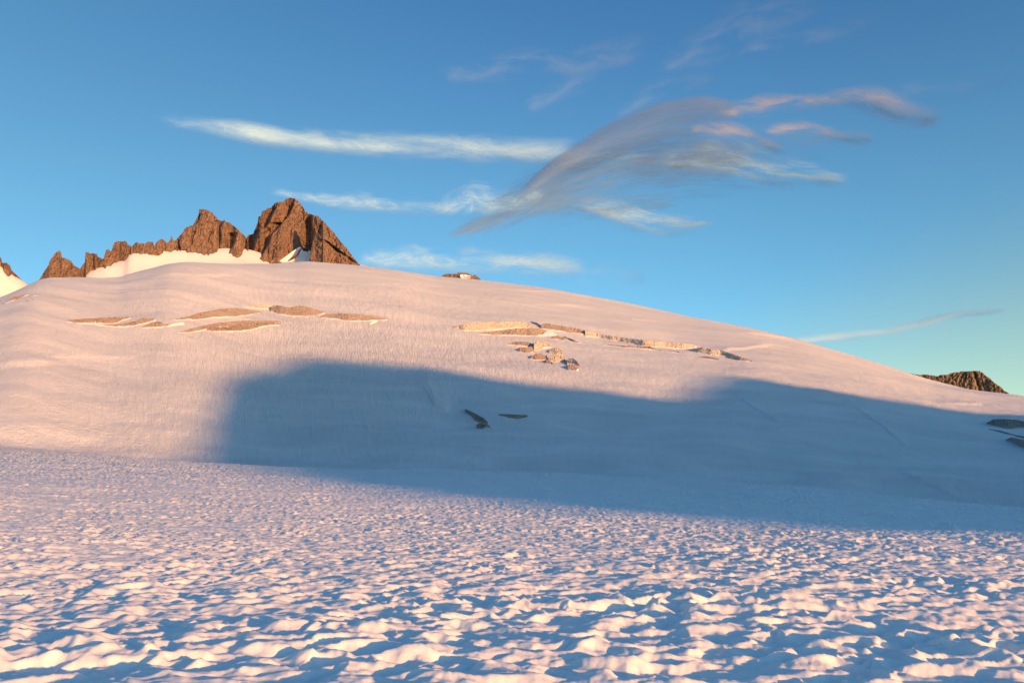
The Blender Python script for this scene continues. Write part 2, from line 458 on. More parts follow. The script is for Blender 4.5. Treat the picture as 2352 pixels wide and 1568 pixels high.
def sun_uv(x, y, rmin):
    rr = hit(x, y, rmin) or 700.
    P = at(x, y, rr); p = math.radians(SUN_AZ); e = math.radians(SUN_EL)
    return (P[0]*math.cos(p)+P[1]*math.sin(p), P[2]*math.cos(e)-(P[0]*math.sin(p)-P[1]*math.cos(p))*math.sin(e))
SIL = [(-60, -70), (30, -45)]; um = 31.
for k_, L_ in enumerate(SH):
    for x_, y_ in L_:
        u_, v_ = sun_uv(x_, y_, 0 if k_ == 0 else 290.); um = max(um+1.2, u_); SIL.append((um, v_-(0 if k_ else .4)))
SIL += [(um+60, SIL[-1][1]-25), (um+300, SIL[-1][1]-70), (um+700, -60)]
build_ridge()

# ------------------------------------------------------------ rock
def to_v(pts, x0, y0, sc):
    """from an enlarged crop of the 3325 px photograph to the 2352 px grid"""
    k = 2352./3325.
    return [((x0+a*sc)*k, (y0+b*sc)*k) for a, b in pts]

def saw(q, rise=.35):
    f = q-np.floor(q)
    return np.where(f < rise, f/rise, 1-(f-rise)/(1-rise))

def rock(name, crest, base, parent=None, cot=.5, rib=6., per=16., lean=.45, facet=3., r0=None, seed=0, back=.9, mat=None,
         step=.9, rough=1., shape=None, off=0., jag=1., ribs=()):
    crest = np.array(crest, float); base = np.array(base, float)
    x0, x1 = crest[0, 0], crest[-1, 0]
    n = max(14, int((x1-x0)/step)); xs = np.linspace(x0, x1, n)
    yc = np.interp(xs, crest[:, 0], crest[:, 1]); yb = np.interp(xs, base[:, 0], base[:, 1])
    yc = np.minimum(yc+jag*(fbm(xs/3.1, xs*0+seed, seed+1, 3)*1.1), yb+3)
    # distance of the foot: where the snow is at the foot line
    ks = np.linspace(0, n-1, max(6, n//6)).astype(int); rb = []
    if r0 is None:
        for k in ks:
            h = hit(xs[k], yb[k], 1560.)
            rb.append(min(h, 1894.) if h else 1880.)
        rb = np.interp(np.arange(n), ks, rb)
    else: rb = np.full(n, float(r0))
    mpx = rb/F
    m = max(12, int((yb-yc).max()/step)); s = np.linspace(-.12, 1, m)
    Yp = yb[:, None]+(yc-yb)[:, None]*s[None]; Yp[:, 0] = yb+12
    Xp = np.repeat(xs[:, None], m, 1)
    H = (yb[:, None]-Yp)*mpx[:, None]
    taper = np.clip(s, 0, 1)[None]**.5*(1-.55*np.clip(s, 0, 1)[None]**4)+.12
    q = Xp+lean*Yp+7*fbm(Xp/34, Yp/34, seed+3, 3)
    P = rib*saw(q/per+fbm(Xp/50, Yp/60, seed+5, 2), .16)*taper
    P = P+rib*.42*saw(q/(per*.37)+.3+fbm(Xp/20, Yp/26, seed+6, 2)*.8, .22)*taper
    w1x = Xp+2.5*fbm(Xp/9, Yp/9, seed+8, 2); w1y = Yp+2.5*fbm(Xp/9, Yp/9, seed+9, 2)
    d1, d2, c = worley((w1x+.4*w1y)/11, w1y/15, seed+10); e1, e2, ce = worley((w1x+.4*w1y)/4.6, w1y/6.5, seed+14)
    P = P+facet*((c-.5)*1.7-(np.sqrt(d1)-.4)*1.2)+facet*.5*((ce-.5)*1.6-(np.sqrt(e1)-.4)*1.0)
    P = P+rough*fbm(Xp/3.5, Yp/4.5, seed+20, 3)
    for line, A, wd in ribs:      # a standing edge: the rock left of it is cut back and lies in its shade
        l = np.array(sorted(line, key=lambda q_: q_[1]), float)
        xr = np.interp(Yp, l[:, 1], l[:, 0])+1.3*fbm(Yp/7, Yp*0, seed+40, 3)
        win = np.clip((Yp-l[0, 1])/5, 0, 1)*np.clip((l[-1, 1]-Yp)/5+.3, 0, 1)
        dd = Xp-xr
        P = P-1.75*wd*win*np.where(dd < 0, np.exp(-(np.minimum(dd, 0)/wd)**4), np.exp(-np.maximum(dd, 0)/1.2))
    if shape is not None: P = P+shape(Xp, Yp)
    R = rb[:, None]+off+cot*H-P
    V = at(Xp, Yp, R)
    # back side falls away behind the crest
    mb = max(6, m//3); sb = np.linspace(0, 1, mb)[1:]
    top = V[:, -1]; hgt = np.maximum((yb-yc)*mpx, 2)+25
    d = np.stack([np.sin(ray(xs, yc)[0]), np.cos(ray(xs, yc)[0]), xs*0], -1)
    B = top[:, None]+d[:, None]*(sb[None, :, None]*back*hgt[:, None, None])
    B[:, :, 2] -= sb[None]*hgt[:, None]
    bx = fbm(np.repeat(xs[:, None], mb-1, 1)/6, sb[None]*8, seed+30, 3)
    B[:, :, 2] -= np.abs(bx)*4*np.minimum(sb*4, 1)[None]
    V = np.concatenate([V, B], 1); mm = V.shape[1]
    Fq = grid_faces(n, mm)
    Vf = V.reshape(-1, 3)
    # end caps
    nv = len(Vf); caps = []
    for i in (0, n-1):
        c0 = V[i].mean(0); Vf = np.concatenate([Vf, c0[None]]); ci = len(Vf)-1
        for j in range(mm-1): caps.append([i*mm+j, i*mm+j+1, ci, ci] if i else [i*mm+j+1, i*mm+j, ci, ci])
        caps.append([i*mm+mm-1, i*mm, ci, ci] if i else [i*mm, i*mm+mm-1, ci, ci])
    o = mesh_tri_quads(name, Vf, Fq, caps, mat or M_ROCK, parent)
    return o

def mesh_tri_quads(name, V, Fq, tris, mat, parent=None):
    me = bpy.data.meshes.new(name)
    t = np.array(tris, np.int32)[:, :3]
    me.vertices.add(len(V)); me.vertices.foreach_set('co', np.ascontiguousarray(V, np.float32).ravel())
    lv = np.concatenate([Fq.ravel(), t.ravel()]).astype(np.int32)
    ls = np.concatenate([np.arange(len(Fq))*4, len(Fq)*4+np.arange(len(t))*3]).astype(np.int32)
    me.loops.add(len(lv)); me.loops.foreach_set('vertex_index', lv)
    me.polygons.add(len(ls)); me.polygons.foreach_set('loop_start', ls)
    me.update(calc_edges=True)
    me.polygons.foreach_set('use_smooth', np.zeros(len(ls), bool))
    me.materials.append(mat)
    o = bpy.data.objects.new(name, me); COL.objects.link(o)
    if parent: o.parent = parent
    return o

Z2 = lambda p: to_v(p, 500, 620, 700/2352.)     # crop of both summits
Z3 = lambda p: to_v(p, 0, 780, 600/2352.)       # crop of the left outcrops
ZM = lambda p: to_v(p, 760, 620, 440/2352.)     # crop of the main summit
ZR = lambda p: to_v(p, 2800, 1150, 525/2352.)   # crop of the right outcrop
ZC = lambda p: to_v(p, 1400, 860, 200/2352.)    # crop of the small outcrop

# main summit
main = empty("rocky_peak")
tag(main, "tallest brown rock summit with a snow gully at its foot", "rock peak", "rock peaks on the skyline")
gx = lambda X, c, w: np.exp(-((X-c)/w)**2)
def main_shape(X, Y):
    # the broad sunny face stands out, the gully right of it is cut back
    xf = 648+(Y-470)*-.10
    face = 16*np.clip(1-np.abs(X-xf-4)/44, 0, 1)*np.clip((Y-455)/30, 0, 1)
    gully = -30*np.clip((X-(694-.22*(Y-520)))/12, 0, 1)*np.clip((Y-492)/25, 0, 1)
    left = -46*np.clip((600-X)/30, 0, 1)
    return face+gully+left
rock("face", Z2([(1003, 515), (1012, 505), (1030, 478), (1080, 470), (1110, 400), (1135, 330), (1140, 280), (1168, 272), (1178, 222), (1215, 210), (1240, 187), (1275, 185),
                 (1310, 140), (1350, 118), (1388, 118), (1402, 125), (1440, 90), (1475, 75), (1520, 78), (1560, 100), (1610, 150), (1650, 218), (1690, 248),
                 (1740, 262), (1765, 285), (1830, 400), (1900, 560)]),
     Z2([(1003, 670), (1060, 690), (1100, 715), (1150, 722), (1160, 755), (1245, 760), (1252, 775), (1380, 768), (1480, 690), (1560, 640), (1600, 600), (1620, 640),
         (1690, 660), (1720, 780), (1900, 800)]),
     main, cot=.42, rib=6, per=21, lean=.62, facet=3.2, seed=100, shape=main_shape, jag=1.5,
     ribs=[(ZM([(1035, 130), (1015, 250), (960, 380), (880, 490), (800, 590)]), 26, 20),
           (ZM([(745, 210), (690, 330), (640, 440), (590, 560), (520, 650)]), 24, 18), (ZM([(840, 540), (720, 680), (640, 740), (612, 860), (560, 960), (510, 1060), (470, 1150)]), 32, 20),
           (ZM([(420, 640), (380, 760), (330, 850), (325, 1000), (350, 1110)]), 24, 14), (ZM([(1218, 350), (1212, 430), (1190, 530)]), 9, 4), (ZM([(840, 890), (800, 980), (770, 1030)]), 9, 4),
           (ZM([(700, 1000), (680, 1080), (655, 1200)]), 10, 5)])
def butt_shape(X, Y):
    return 10*np.clip((X-712)/16, 0, 1)*np.clip(1-(X-728)/80, 0, 1)+4*saw((X-.75*Y)/26., .5)
rock("buttress", Z2([(1738, 420), (1746, 330), (1752, 275), (1768, 270), (1790, 265), (1812, 300), (1870, 350), (1920, 410), (1962, 450), (2010, 520), (2060, 580), (2110, 630),
                     (2150, 690), (2190, 740), (2240, 800), (2265, 826)]),
     Z2([(1700, 785), (1738, 790), (1850, 800), (1915, 800), (1970, 795), (2050, 815), (2100, 815), (2120, 800), (2200, 812), (2265, 826)]),
     main, cot=.38, rib=5, per=15, lean=-.25, facet=3., seed=140, shape=butt_shape, off=-52, jag=1.5,
     ribs=[(ZM([(1650, 640), (1640, 720), (1660, 800)]), 12, 7), (ZM([(1520, 560), (1510, 640), (1490, 740)]), 9, 5), (ZM([(1560, 830), (1700, 940), (1900, 1080), (2130, 1250)]), 12, 10)])
rock("buttress", Z2([(1690, 790), (1700, 720), (1712, 650), (1730, 560), (1750, 520), (1800, 540), (1880, 600), (1950, 650), (2010, 700), (2080, 760), (2120, 805)]),
     Z2([(1690, 785), (1850, 800), (1915, 800), (1970, 795), (2050, 815), (2120, 808)]),
     main, cot=.30, rib=5, per=13, lean=.1, facet=2.4, seed=160, off=-64, back=.5)

# second summit
t = rock("rocky_peak", Z2([(225, 560), (232, 540), (290, 480), (345, 400), (430, 370), (470, 290), (488, 262), (492, 203), (530, 198), (590, 212), (640, 240), (706, 318), (745, 330),
                           (762, 313), (780, 335), (830, 350), (900, 405), (950, 450), (1002, 502), (1030, 560)]),
         Z2([(225, 640), (290, 660), (460, 660), (520, 660), (545, 650), (690, 650), (700, 665), (780, 660), (800, 685), (930, 700), (985, 690), (1005, 678), (1030, 700)]),
         cot=.42, rib=4.5, per=22, lean=.25, facet=3., seed=200, jag=1.5,
         ribs=[(Z2([(735, 325), (715, 400), (722, 500), (712, 560), (718, 660)]), 12, 6), (Z2([(900, 450), (870, 560), (840, 620), (805, 690)]), 24, 16),
               (Z2([(1010, 480), (1005, 600), (1010, 700)]), 14, 10), (Z2([(500, 240), (495, 300), (450, 370)]), 14, 9), (Z2([(300, 480), (270, 560), (280, 640)]), 12, 8),
               (Z2([(640, 430), (600, 500), (590, 560)]), 7, 5), (Z2([(450, 430), (420, 520), (410, 600)]), 7, 5)],
         shape=lambda X, Y: 10*np.clip(1-np.abs(X-480)/60, 0, 1)-9*gx(X, 505, 5)-12*gx(X+.4*(Y-540), 525, 7)+6*gx(X, 545, 9)-14*np.clip((X-556)/12, 0, 1))
tag(t, "second highest brown rock summit, blunt horn on top, left of the tallest one", "rock peak", "rock peaks on the skyline")
t = rock("rock_spire", Z2([(-70, 640), (0, 600), (50, 535), (90, 522), (140, 567), (165, 555), (190, 487), (208, 530), (240, 560), (262, 600)]),
         Z2([(-70, 700), (60, 710), (90, 690), (80, 655), (180, 675), (235, 640), (262, 650)]), cot=.35, rib=3, per=9, facet=2, seed=230, jag=1.3)
tag(t, "pair of thin pointed rock spires at the second summit's left foot", "rock outcrop", "jagged outcrops on the left ridge")
t = rock("rock_outcrop", Z3([(1665, 100), (1690, 65), (1740, 18), (1765, 42), (1800, 35), (1850, 45), (1880, 15), (1945, 20), (1960, 70), (2010, 110), (2070, 150)]),
         Z3([(1665, 150), (1700, 162), (1820, 182), (1930, 178), (1990, 200), (2040, 206), (2070, 165)]), cot=.35, rib=3, per=10, facet=2, seed=250, jag=1.3)
tag(t, "long low notched rock outcrop between the blocky tower and the thin spires", "rock outcrop", "jagged outcrops on the left ridge")
t = rock("rock_outcrop", Z3([(1315, 245), (1340, 170), (1350, 125), (1375, 112), (1400, 130), (1415, 150), (1440, 60), (1460, 25), (1500, 8), (1540, 18), (1600, 8), (1630, 50), (1680, 85), (1700, 155)]),
         Z3([(1315, 245), (1370, 290), (1480, 290), (1500, 302), (1510, 265), (1605, 270), (1600, 215), (1650, 165), (1700, 158)]), cot=.35, rib=3.5, per=11, facet=2.4, seed=270, jag=1.3)
tag(t, "blocky double headed rock tower on the left ridge, small horn at its left", "rock outcrop", "jagged outcrops on the left ridge")
t = rock("rock_outcrop", Z3([(1015, 370), (1050, 315), (1088, 275), (1086, 155), (1110, 145), (1140, 165), (1235, 172), (1240, 205), (1300, 235), (1335, 250), (1390, 290), (1410, 320)]),
         Z3([(1015, 375), (1060, 390), (1100, 402), (1160, 390), (1230, 345), (1280, 350), (1350, 355), (1370, 310), (1410, 325)]), cot=.3, rib=3, per=12, facet=2.2, seed=290,
         shape=lambda X, Y: -8*np.clip((197-X)/4, 0, 1))
tag(t, "flat topped leaning rock block with a sloping tail, second outcrop from the left", "rock outcrop", "jagged outcrops on the left ridge")
t = rock("rock_outcrop", Z3([(485, 520), (520, 470), (560, 400), (620, 310), (640, 240), (670, 212), (700, 165), (745, 135), (765, 132), (780, 165), (785, 215), (860, 240), (905, 260), (930, 310), (1000, 350), (1030, 372), (1060, 400), (1095, 450)]),
         Z3([(485, 522), (600, 496), (700, 490), (980, 492), (1030, 475), (1060, 455), (1095, 450)]), cot=.35, rib=3.5, per=16, facet=2.6, seed=310,
         shape=lambda X, Y: -26*np.clip((112-X)/14, 0, 1), off=-60)
tag(t, "broad pyramid shaped brown outcrop with a black shaded left side", "rock outcrop", "jagged outcrops on the left ridge")
t = rock("rock_rib", [(-160, 500), (-60, 560)]+Z3([(-20, 190), (0, 205), (20, 240), (30, 290), (60, 288), (85, 285), (125, 320), (150, 385), (210, 440), (275, 502)]),
         [(-160, 545), (-60, 595)]+Z3([(-20, 315), (0, 325), (40, 345), (130, 420), (200, 470), (275, 505)]), cot=.4, rib=3, per=10, facet=2, seed=330)
tag(t, "narrow brown rock rib running down the snow crest at the far left edge", "rock outcrop", "jagged outcrops on the left ridge")
# small outcrop on the middle of the skyline
ctr = empty("rock_outcrop")
tag(ctr, "small low rock island with a white snow patch poking over the dome's skyline", "rock outcrop")
rock("rock_body", ZC([(375, 460), (470, 370), (600, 335), (760, 340), (900, 345), (990, 330), (1060, 270), (1130, 310), (1160, 300), (1200, 290), (1260, 320), (1330, 300), (1400, 315),
                      (1500, 370), (1590, 430), (1640, 375), (1700, 375), (1730, 450), (1780, 440), (1830, 510), (1900, 560), (1940, 625)]),
     ZC([(375, 462), (900, 505), (1200, 550), (1500, 580), (1940, 628)]), ctr, cot=.5, rib=1.6, per=7, facet=1.4, seed=350, r0=1580, step=.35, jag=.7, rough=.5)
# right outcrop
t = rock("rock_outcrop", ZR([(600, 262), (700, 275), (780, 290), (840, 302), (870, 290), (960, 298), (1060, 312), (1100, 318), (1140, 296), (1240, 296), (1290, 272), (1350, 260), (1400, 262), (1430, 246),
                             (1540, 248), (1600, 240), (1700, 240), (1750, 268), (1800, 312), (1850, 345), (1900, 395), (1960, 440), (2020, 475), (2060, 525), (2120, 560), (2160, 585)]),
         ZR([(600, 270), (900, 355), (1200, 430), (1440, 490), (1560, 492), (1600, 465), (1680, 495), (1760, 538), (1840, 530), (1880, 500), (1940, 520), (2050, 545), (2160, 588)]),
         cot=.45, rib=3, per=12, lean=.2, facet=2.2, seed=370, r0=1260, mat=M_ROCK2, jag=.8, shape=lambda X, Y: -8*gx(X-.3*(Y-860), 2240, 4))
tag(t, "dark rounded rock outcrop low on the skyline at the right", "rock outcrop")

# ------------------------------------------------------------ snow lying on the rocks
def patch(name, poly_top, poly_bot, parent, off, r, mat, cot=1.2, n=40, m=12, seed=0):
    """snow sheet with thickness lying in a rock gully: left to right, top and foot lines"""
    tp = np.array(poly_top, float); bp = np.array(poly_bot, float)
    u = np.linspace(0, 1, n)
    def resam(p):
        d = np.concatenate([[0], np.cumsum(np.hypot(*np.diff(p, axis=0).T))]); d /= d[-1]
        return np.stack([np.interp(u, d, p[:, 0]), np.interp(u, d, p[:, 1])], -1)
    A = resam(tp); B = resam(bp); s = np.linspace(0, 1, m)
    Q = B[:, None]*(1-s[None, :, None])+A[:, None]*s[None, :, None]
    H = (B[:, None, 1]-Q[..., 1])*r/F
    R = r+off+cot*H+1.2*fbm(Q[..., 0]/9, Q[..., 1]/9, seed, 3)
    Vf = at(Q[..., 0], Q[..., 1], R)
    Vb = at(Q[..., 0], Q[..., 1]+4, R+9)
    V = np.concatenate([Vf.reshape(-1, 3), Vb.reshape(-1, 3)]); g = grid_faces(n, m); k = n*m
    ed = list(range(0, m))+[i*m+m-1 for i in range(1, n)]+[(n-1)*m+j for j in range(m-2, -1, -1)]+[i*m for i in range(n-2, 0, -1)]
    side = np.array([[ed[i], ed[(i+1) % len(ed)], ed[(i+1) % len(ed)]+k, ed[i]+k] for i in range(len(ed))])
    return mesh_obj(name, V, np.concatenate([g, g[:, ::-1]+k, side[:, ::-1]]), mat, parent)

patch("snow_gully", ZM([(790, 1216), (960, 1090), (1080, 1000), (1150, 962), (1172, 985), (1190, 1040), (1280, 1060), (1305, 1020), (1337, 1085)]),
      ZM([(790, 1232), (960, 1232), (1100, 1225), (1200, 1235), (1290, 1250)]), main, 0, 1836, M_SNOW, cot=.9, seed=801)
patch("rock_rib", ZM([(945, 1200), (1050, 1110), (1120, 1030), (1165, 975)]), ZM([(945, 1206), (1060, 1135), (1130, 1055), (1170, 985)]), main, -5, 1836, M_ROCK, cot=.9, n=20, m=4, seed=802)
patch("snow_patch", ZC([(1095, 390), (1180, 350), (1300, 370), (1510, 412)]), ZC([(1160, 540), (1200, 545), (1260, 530), (1290, 462), (1510, 440)]), ctr, -9, 1580, M_CREAM, cot=.5, n=20, m=8, seed=803)

# ------------------------------------------------------------ crevasse walls on the dome
Y2 = lambda p: to_v(p, 220, 980, 440/2352.)
Y3 = lambda p: to_v(p, 560, 970, 360/2352.)
Y4 = lambda p: to_v(p, 860, 970, 440/2352.)
Y5 = lambda p: to_v(p, 1440, 1020, 520/2352.)
Y6 = lambda p: to_v(p, 1900, 1060, 580/2352.)
Y7 = lambda p: to_v(p, 0, 900, 300/2352.)
Y8 = lambda p: to_v(p, 1300, 1150, 600/2352.)
G_CR = "crevasse walls broken into the snow dome"
def cliff(name, top, bot, label, mat=None, slant=0., lean=.8, rough=1., seed=0, push=0., step=1.1, parts=(), ech=0., ledge=True):
    root = empty(name)
    tag(root, label, "crevasse", G_CR)
    def one(part, top, bot, mat, slant, lean, push, seed, cap=True):
        tp = np.array(top, float); bp = np.array(bot, float)
        x0 = max(tp[0, 0], bp[0, 0]); x1 = min(tp[-1, 0], bp[-1, 0])
        n = max(8, int((x1-x0)/step)); xs = np.linspace(x0, x1, n)
        yt = np.interp(xs, tp[:, 0], tp[:, 1]); yb = np.interp(xs, bp[:, 0], bp[:, 1])
        yb = np.maximum(yb, yt+.25)+.7*rough*vnoise(xs/2.6, xs*0, seed)*np.clip((yb-yt)/3, 0, 1)
        yt = yt+.5*rough*vnoise(xs/3.1, xs*0+9, seed)*np.clip((yb-yt)/3, 0, 1)
        ks = np.unique(np.linspace(0, n-1, max(5, n//7)).astype(int))
        rb = np.interp(np.arange(n), ks, [hit(xs[k], yb[k]) or 1150. for k in ks])
        rt = np.interp(np.arange(n), ks, [hit(xs[k], yt[k]) or 1160. for k in ks])
        kk = min(n//2*2-1, 31); pad = lambda q_: np.convolve(np.pad(q_, kk//2, mode='edge'), np.ones(kk)/kk, 'valid')
        rb = pad(rb); rt = pad(rt)
        rt = np.maximum(rt, rb+1)
        f = np.linspace(0, 1, n)
        m = max(5, int((yb-yt).max()/.9)+3); s = np.linspace(0, 1, m)
        Xp = np.repeat(xs[:, None], m, 1); Yp = yb[:, None]+(yt-yb)[:, None]*s
        H = (yb[:, None]-Yp)*rb[:, None]/F
        R = rb[:, None]-.4-push+lean*H+slant*(1-f)[:, None]
        e1, e2, ce = worley(Xp/7., Yp/4.5, seed+3)
        if ech: R = R+.8*ech*(vnoise(xs/34, xs*0, seed+2)+.25*vnoise(xs/9, xs*0, seed+6))[:, None]
        R = R+rough*(-(ce-.5)*1.1-fbm(Xp/4, Yp/3, seed+5, 3)*.9)*np.clip(H/1.5, .1, 1)
        V = at(Xp, Yp, R)
        V0 = V[:, :1].copy(); V0[..., 2] -= 2.5                  # foot buried in the snow
        V = np.concatenate([V0, V], 1)
        W = mesh_obj(part, V.reshape(-1, 3), grid_faces(n, V.shape[1]), mat, root, smooth=False)
        if cap:
            sc = np.linspace(0, 1, 6)
            Rc = R[:, -1][:, None]*(1-sc)+(np.maximum(rt, R[:, -1])+3)[:, None]*sc
            top3 = V[:, -1]; th, tt = ray(xs, yt)
            Pe = np.stack([np.sin(th)[:, None]*Rc, np.cos(th)[:, None]*Rc, CAMZ+tt[:, None]*Rc-.03-sc[None]*1.1], -1)
            Pe[:, 0] = top3
            Pe = np.concatenate([Pe, Pe[:, -1:]-np.array([0, 0, 3.])], 1)
            mesh_obj("snow_cap", Pe.reshape(-1, 3), grid_faces(n, Pe.shape[1]), M_CREAM, root)
        return W
    one("ice_wall", top, bot, mat or M_ICE, slant, lean, push, seed)
    if ledge and mat is not M_ICE_SHADE:       # bright bank of drifted snow along the foot of the wall
        bp_ = np.array(bot, float); xq = np.arange(bp_[0, 0]+1, bp_[-1, 0]-1, 2.)
        if len(xq) > 6:
            yq = np.interp(xq, bp_[:, 0], bp_[:, 1]); hq = np.clip(1.1+2.4*vnoise(xq/17, xq*0, seed+77)+1.0*vnoise(xq/4, xq*0, seed+78), .12, 3.2)
            hq = hq*np.clip(np.minimum(np.arange(len(xq)), len(xq)-1-np.arange(len(xq)))/4., 0, 1)
            one("snow_bank", list(zip(xq, yq-.9*hq-.1)), list(zip(xq, yq+.5*hq)), M_CREAM, 0., 1.9, 1.3, seed+79, cap=False)
    for i, p in enumerate(parts):
        q = dict(name="ice_wall", mat=M_ICE, slant=0., lean=lean, push=1.5); q.update(p)
        one(q['name'], q['top'], q['bot'], q['mat'], q['slant'], q['lean'], q['push'], seed+11*(i+1), cap=False)
    return root

cliff("crevasse", Y2([(-20, 320), (200, 295), (640, 270), (820, 262), (1100, 262)]), Y2([(-20, 330), (120, 372), (480, 385), (780, 380), (900, 345), (1100, 270)]),
      "leftmost long crevasse lens with a bright cream snow ramp in its middle", seed=400,
      parts=[dict(name="snow_ramp", top=Y2([(120, 368), (400, 350), (640, 275), (860, 262)]), bot=Y2([(120, 378), (480, 388), (780, 382), (860, 290)]), mat=M_CREAM, push=.8, lean=2.2)])
cliff("crevasse", Y2([(480, 385), (800, 385), (1000, 368), (1180, 325), (1320, 268), (1550, 295)]), Y2([(480, 392), (800, 430), (1100, 425), (1300, 375), (1450, 340), (1550, 300)]),
      "brown lens shaped crevasse just right of and below the bright cream ramp", seed=410)
cliff("crevasse", Y2([(1270, 440), (1500, 345), (1620, 340), (1640, 385), (1800, 385)]), Y2([(1270, 448), (1500, 440), (1700, 430), (1800, 405)]),
      "small thin brown crevasse between the leftmost lens and the big upper lens", seed=420,
      parts=[dict(name="snow_ramp", top=Y2([(1700, 425), (1800, 385), (1900, 365), (2020, 350)]), bot=Y2([(1700, 432), (1800, 425), (1900, 410), (2020, 372)]), mat=M_CREAM, push=.6, lean=.8)])
cliff("crevasse", Y3([(0, 440), (100, 415), (330, 370), (560, 295), (800, 250), (1050, 205), (1380, 190), (1650, 240), (1880, 265)]),
      Y3([(0, 450), (250, 445), (600, 440), (900, 390), (1400, 380), (1600, 345), (1880, 290)]),
      "large smooth brown crevasse lens left of the dark ice hole", seed=430,
      parts=[dict(name="shaded_slot", top=Y3([(1435, 350), (1500, 290), (1620, 245)]), bot=Y3([(1435, 385), (1480, 375), (1620, 290)]), mat=M_ICE_SHADE, slant=16, push=-6)])
cliff("crevasse", Y3([(110, 712), (350, 640), (700, 560), (1000, 500), (1500, 460), (2000, 460), (2290, 470)]),
      Y3([(110, 718), (350, 715), (780, 640), (1000, 600), (1500, 590), (2000, 540), (2290, 500)]),
      "upper pale band of the long crevasse lowest on the left of the dome", seed=440, mat=M_ICE)
cliff("crevasse", Y3([(720, 650), (800, 605), (1200, 590), (1500, 520), (1900, 500), (2290, 510)]), Y3([(720, 680), (900, 690), (1400, 685), (1700, 650), (1900, 585), (2290, 542)]),
      "lower rough dark brown crevasse wall under the pale band", seed=450, mat=M_ICE, rough=2., push=.5)
cliff("crevasse", Y3([(1450, 165), (1700, 140), (1900, 130), (2120, 128)]), Y3([(1450, 172), (1700, 195), (1900, 212), (2120, 225)]),
      "thin orange brown crevasse strip immediately left of the dark ice hole", seed=460, mat=M_ICE_L)
cliff("crevasse", Y4([(105, 175), (130, 120), (200, 110), (420, 150), (600, 115), (800, 150), (1050, 225)]), Y4([(105, 200), (150, 250), (400, 290), (620, 305), (880, 300), (1050, 235)]),
      "brown crevasse lens with a black ice hole at its left end", seed=470,
      parts=[dict(name="ice_hole", top=Y4([(128, 150), (150, 118), (185, 122)]), bot=Y4([(128, 180), (160, 190), (185, 180)]), mat=M_ICE_SHADE, slant=22, push=-10),
             dict(name="shaded_slot", top=Y4([(400, 215), (440, 200), (480, 255), (497, 290)]), bot=Y4([(400, 250), (440, 285), (480, 298), (497, 302)]), mat=M_ICE_SHADE, slant=18, push=-7)])
cliff("crevasse", Y4([(970, 320), (1050, 262), (1250, 250), (1600, 262), (1900, 300), (2140, 340)]), Y4([(970, 328), (1200, 345), (1400, 380), (1700, 385), (2000, 375), (2140, 352)]),
      "brown crevasse lens at the right end of the left group, small snow tab below", seed=480,
      parts=[dict(name="snow_tab", top=Y4([(1820, 425), (1880, 390), (1945, 368)]), bot=Y4([(1820, 432), (1880, 425), (1945, 385)]), mat=M_CREAM, push=3., lean=.6)])
# middle right group
cliff("crevasse", Y5([(150, 175), (400, 135), (700, 115), (1100, 108), (1210, 120), (1330, 200)]), Y5([(150, 182), (220, 240), (550, 240), (900, 215), (1150, 195), (1330, 208)]),
      "long tapering cream and orange crevasse wall at the left of the middle group", seed=500, ech=2.5, mat=M_ICE_L,
      parts=[dict(name="dirt_band", top=Y5([(150, 174), (400, 135), (700, 115), (1100, 112)]), bot=Y5([(150, 184), (400, 172), (700, 150), (1100, 140)]), mat=M_ICE, push=1.)])
cliff("crevasse", Y5([(490, 282), (700, 255), (950, 218), (1180, 200), (1400, 205), (1530, 245)]), Y5([(490, 292), (700, 300), (950, 310), (1200, 315), (1350, 322), (1530, 275)]),
      "dark brown crevasse wall directly under the cream wall of the middle group", seed=510, ech=2.5,
      parts=[dict(name="shaded_slot", top=Y5([(1170, 195), (1200, 210), (1260, 290)]), bot=Y5([(1170, 215), (1200, 245), (1260, 305)]), mat=M_ICE_SHADE, slant=10, push=-3),
             dict(name="snow_ramp", top=Y5([(1350, 318), (1450, 298), (1530, 240), (1600, 250), (1660, 290)]), bot=Y5([(1350, 330), (1500, 332), (1600, 318), (1660, 300)]), mat=M_CREAM, push=.8, lean=2.2)])
cliff("crevasse", Y5([(1205, 110), (1230, 95), (1370, 125), (1425, 165)]), Y5([(1205, 125), (1300, 170), (1380, 190), (1425, 190)]),
      "slate grey shaded crevasse slot at the top of the middle group", seed=520, mat=M_ICE_SHADE, slant=26)
cliff("crevasse", Y5([(1430, 190), (1445, 140), (1500, 135), (1800, 180), (2110, 240)]), Y5([(1430, 212), (1600, 230), (1800, 258), (2110, 300)]),
      "brown crevasse wall running right from the grey slot with a grey hollow in it", seed=530, ech=4.,
      parts=[dict(name="shaded_slot", top=Y5([(1520, 215), (1570, 178), (1620, 225)]), bot=Y5([(1520, 228), (1570, 238), (1620, 240)]), mat=M_ICE_SHADE, slant=14, push=-4)])
cliff("crevasse", Y6([(0, 50), (200, 100), (600, 160), (1000, 200), (1300, 225), (1520, 270)]), Y6([(0, 118), (200, 150), (600, 225), (850, 268), (1100, 275), (1300, 300), (1520, 278)]),
      "long bright orange cream crevasse wall stretching right across the middle group", seed=540, ech=4., mat=M_ICE_L,
      parts=[dict(name="snow_ramp", top=Y6([(1150, 250), (1300, 226), (1400, 235), (1520, 270)]), bot=Y6([(1150, 262), (1300, 298), (1400, 296), (1520, 280)]), mat=M_CREAM, push=.8, lean=2.)])
cliff("crevasse", Y6([(230, 232), (500, 250), (860, 262), (940, 300), (1240, 328)]), Y6([(230, 242), (500, 275), (860, 298), (940, 312), (1240, 345)]),
      "thin low brown crevasse step below the long bright wall", seed=550, ech=2.5)
